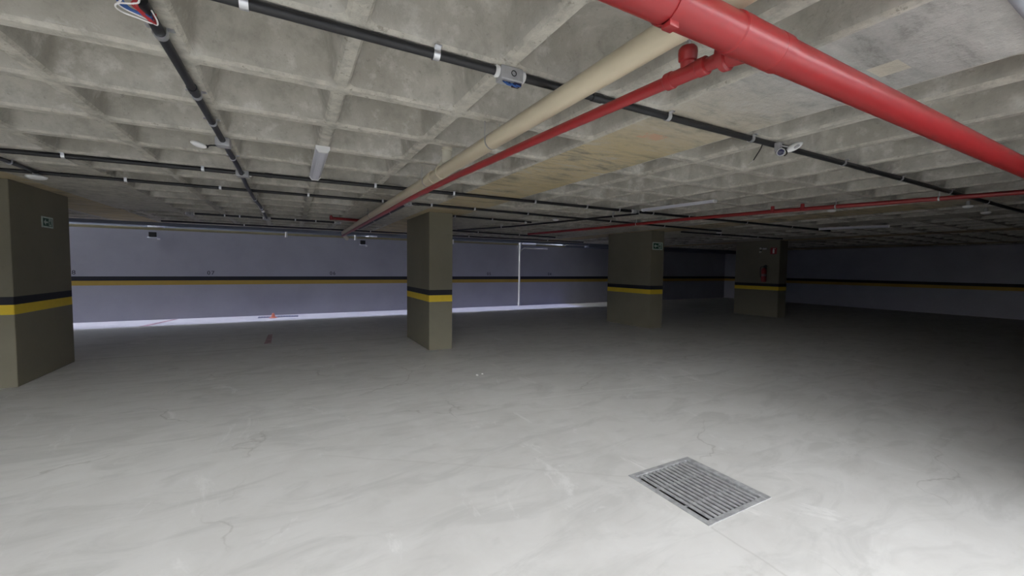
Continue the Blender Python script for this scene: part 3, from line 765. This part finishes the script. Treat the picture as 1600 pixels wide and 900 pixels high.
# floor drain and marks on the sunlit strip
t = thing('channel_drain', (-.28, 13.98, 0), 'dark channel drain cover in the sunlit strip with an orange marker on it', 'drain')
bm = NB(); box(bm, (-.86, 13.80, 0), (.18, 14.12, .012), .004); obj('drain_cover', bm, M['drainmetal'], t, smooth=False)
bm = NB()
for k in range(14): box(bm, (-.82 + .072 * k, 13.83, .0125), (-.79 + .072 * k, 14.09, .017))
obj('drain_slots', bm, M['iron'], t, smooth=False)
bm = NB(); lathe(bm, [(.10, 0), (.10, .015), (.055, .02), (.03, .13), (.012, .14)], (-.47, 13.72, .0), (0, 0, 1), 16)
tag(obj('marker_cone', bm, M['orange'], None, (-.47, 13.72, 0)), 'small orange cone standing before the dark drain on the sunlit strip', 'cone')
bm = NB(); poly(bm, [(-3.30, 13.06, .0005), (-3.12, 13.06, .0005), (-2.78, 14.40, .0005), (-2.90, 14.40, .0005)], (0, 0, 1), .0015)
tag(obj('floor_stroke', bm, M['redmark'], None, (-3.1, 13.7, 0)), 'faint red stroke crossing the sunlit strip toward the left pillar', 'floor mark')
bm = NB(); poly(bm, [(-.48, 9.25, .0005), (-.36, 9.25, .0005), (-.38, 10.45, .0005), (-.46, 10.45, .0005)], (0, 0, 1), .0015)
tag(obj('floor_stroke', bm, M['redmark'], None, (-.4, 9.8, 0)), 'faint red stroke on the dark floor before the sunlit strip', 'floor mark')
for p, lab, s in (((2.32, 5.27, .011), 'tiny white rubble chip on the floor in front of the bare pillar', 1.0), ((2.42, 5.31, .008), 'second tiny white rubble chip just right of the other', .7)):
    bm = NB(); bmesh.ops.create_icosphere(bm, subdivisions=2, radius=1, matrix=Matrix.Translation(p) @ Matrix.Diagonal((.022 * s, .016 * s, .011 * s, 1)))
    for v in bm.verts: v.co += Vector((random.uniform(-.003, .003), random.uniform(-.003, .003), 0)) * s
    tag(obj('rubble_chip', bm, M['whitepvc'], None, p, smooth=False), lab, 'chip')

# ------------------------------------------------------------------ extinguisher corner on the last pillar
XP = 14.04
t = thing('fire_extinguisher', (XP - .10, 7.93, 1.16), 'red fire extinguisher hung on the dim pillar at right', 'extinguisher')
bm = NB(); lathe(bm, [(.06, 0), (.075, .015), (.078, .05), (.078, .38), (.066, .43), (.035, .465), (.026, .48)], (XP - .10, 7.93, 1.17), (0, 0, 1), 20); obj('cylinder_body', bm, M['red'], t)
bm = NB(); lathe(bm, [(.02, 0), (.024, .01), (.024, .05), (.012, .06)], (XP - .10, 7.93, 1.645), (0, 0, 1), 12); box(bm, (XP - .11, 7.80, 1.70), (XP - .09, 7.95, 1.715), .003); box(bm, (XP - .11, 7.82, 1.675), (XP - .09, 7.93, 1.685), .003); obj('valve_handle', bm, M['rubber'], t)
bm = NB(); tube(bm, spline([(XP - .10, 7.95, 1.68), (XP - .12, 8.03, 1.66), (XP - .12, 8.04, 1.5), (XP - .13, 8.02, 1.32)], 6), .01, 8); obj('hose', bm, M['rubber'], t)
bm = NB(); box(bm, (XP - .022, 7.90, 1.60), (XP - .001, 7.96, 1.74)); obj('bracket', bm, M['rubber'], t, smooth=False)
bm = NB(); tube(bm, [(XP - .10, 7.93, 1.36), (XP - .10, 7.93, 1.44)], .0785, 20); obj('label_band', bm, M['faded'], t)
def wsign(y0, y1, z0, z1, label):
    t = thing('extinguisher_sign', (XP - .004, (y0 + y1) / 2, (z0 + z1) / 2), label, 'sign')
    bm = NB(); box(bm, (XP - .007, y0, z0), (XP - .001, y1, z1), .001); obj('sign_plate', bm, M['red'], t, smooth=False)
    yc = (y0 + y1) / 2; h = z1 - z0
    bm = NB(); box(bm, (XP - .010, yc - .028, z0 + .12 * h), (XP - .007, yc + .028, z0 + .68 * h), .0008); box(bm, (XP - .010, yc - .014, z0 + .68 * h), (XP - .007, yc + .014, z0 + .82 * h)); box(bm, (XP - .010, yc - .06, z0 + .80 * h), (XP - .007, yc + .02, z0 + .88 * h))
    obj('extinguisher_pictogram', bm, M['whitepvc'], t, smooth=False)
wsign(7.60, 7.80, 2.10, 2.31, 'red sign with white pictogram at upper corner of the dim pillar')
t = thing('emergency_light', (XP - .03, 7.98, 2.24), 'pale emergency light unit beside the red sign on the dim pillar', 'emergency light')
bm = NB(); box(bm, (XP - .05, 7.90, 2.26), (XP - .001, 8.04, 2.31), .008); obj('light_bar', bm, M['whitepvc'], t, smooth=False)
for z in (2.30, 2.18):
    bm = NB(); lathe(bm, [(.028, 0), (.036, .01), (.036, .035), (.02, .05)], (XP - .055, 8.11, z), (1, 0, 0), 14); obj('lamp_head', bm, M['offwhite'], t)
bm = NB(); box(bm, (XP - .012, 8.085, 2.15), (XP - .001, 8.135, 2.34), .003); box(bm, (XP - .010, 8.0, 2.28), (XP - .002, 8.10, 2.295)); obj('back_plate', bm, M['rubber'], t, smooth=False)

# ------------------------------------------------------------------ camera
f, yaw, pitch, roll, H = 634.24, .499, .0501, .0118, 1.55
fwd = Vector((math.sin(yaw), math.cos(yaw), 0)); right = Vector((math.cos(yaw), -math.sin(yaw), 0)); up = Vector((0, 0, 1))
f2 = fwd * math.cos(pitch) - up * math.sin(pitch); u2 = up * math.cos(pitch) + fwd * math.sin(pitch)
r3 = right * math.cos(roll) + u2 * math.sin(roll); u3 = u2 * math.cos(roll) - right * math.sin(roll)
cam = bpy.data.cameras.new('camera'); cam.sensor_width = 36; cam.lens = f / 1600 * 36; cam.clip_start = .05; cam.clip_end = 200
co = bpy.data.objects.new('camera', cam); C.objects.link(co)
m = Matrix((r3, u3, -f2)).transposed().to_4x4(); m.translation = (0, 0, H); co.matrix_world = m
bpy.context.scene.camera = co

# ------------------------------------------------------------------ light: sky, sun over the light well
w = bpy.data.worlds.new('sky'); bpy.context.scene.world = w; w.use_nodes = True
bg = w.node_tree.nodes['Background']; bg.inputs[0].default_value = (.97, .98, 1.0, 1); bg.inputs[1].default_value = 14.0
sun = bpy.data.lights.new('sun', 'SUN'); sun.energy = 1.45; sun.angle = math.radians(.3); sun.color = (.42, .44, 1.0)
so = bpy.data.objects.new('sun', sun); C.objects.link(so); so.location = (0, 14, 12)
so.rotation_euler = Vector((.001, -.001, -1)).to_track_quat('-Z', 'Y').to_euler()

sc = bpy.context.scene
sc.view_settings.view_transform = 'Standard'; sc.view_settings.look = 'None'
sc.view_settings.gamma = 1.0; sc.view_settings.use_curve_mapping = False
sc.view_settings.exposure = 0.0
sc.cycles.max_bounces = 10; sc.cycles.diffuse_bounces = 8
sc.cycles.use_denoising = True
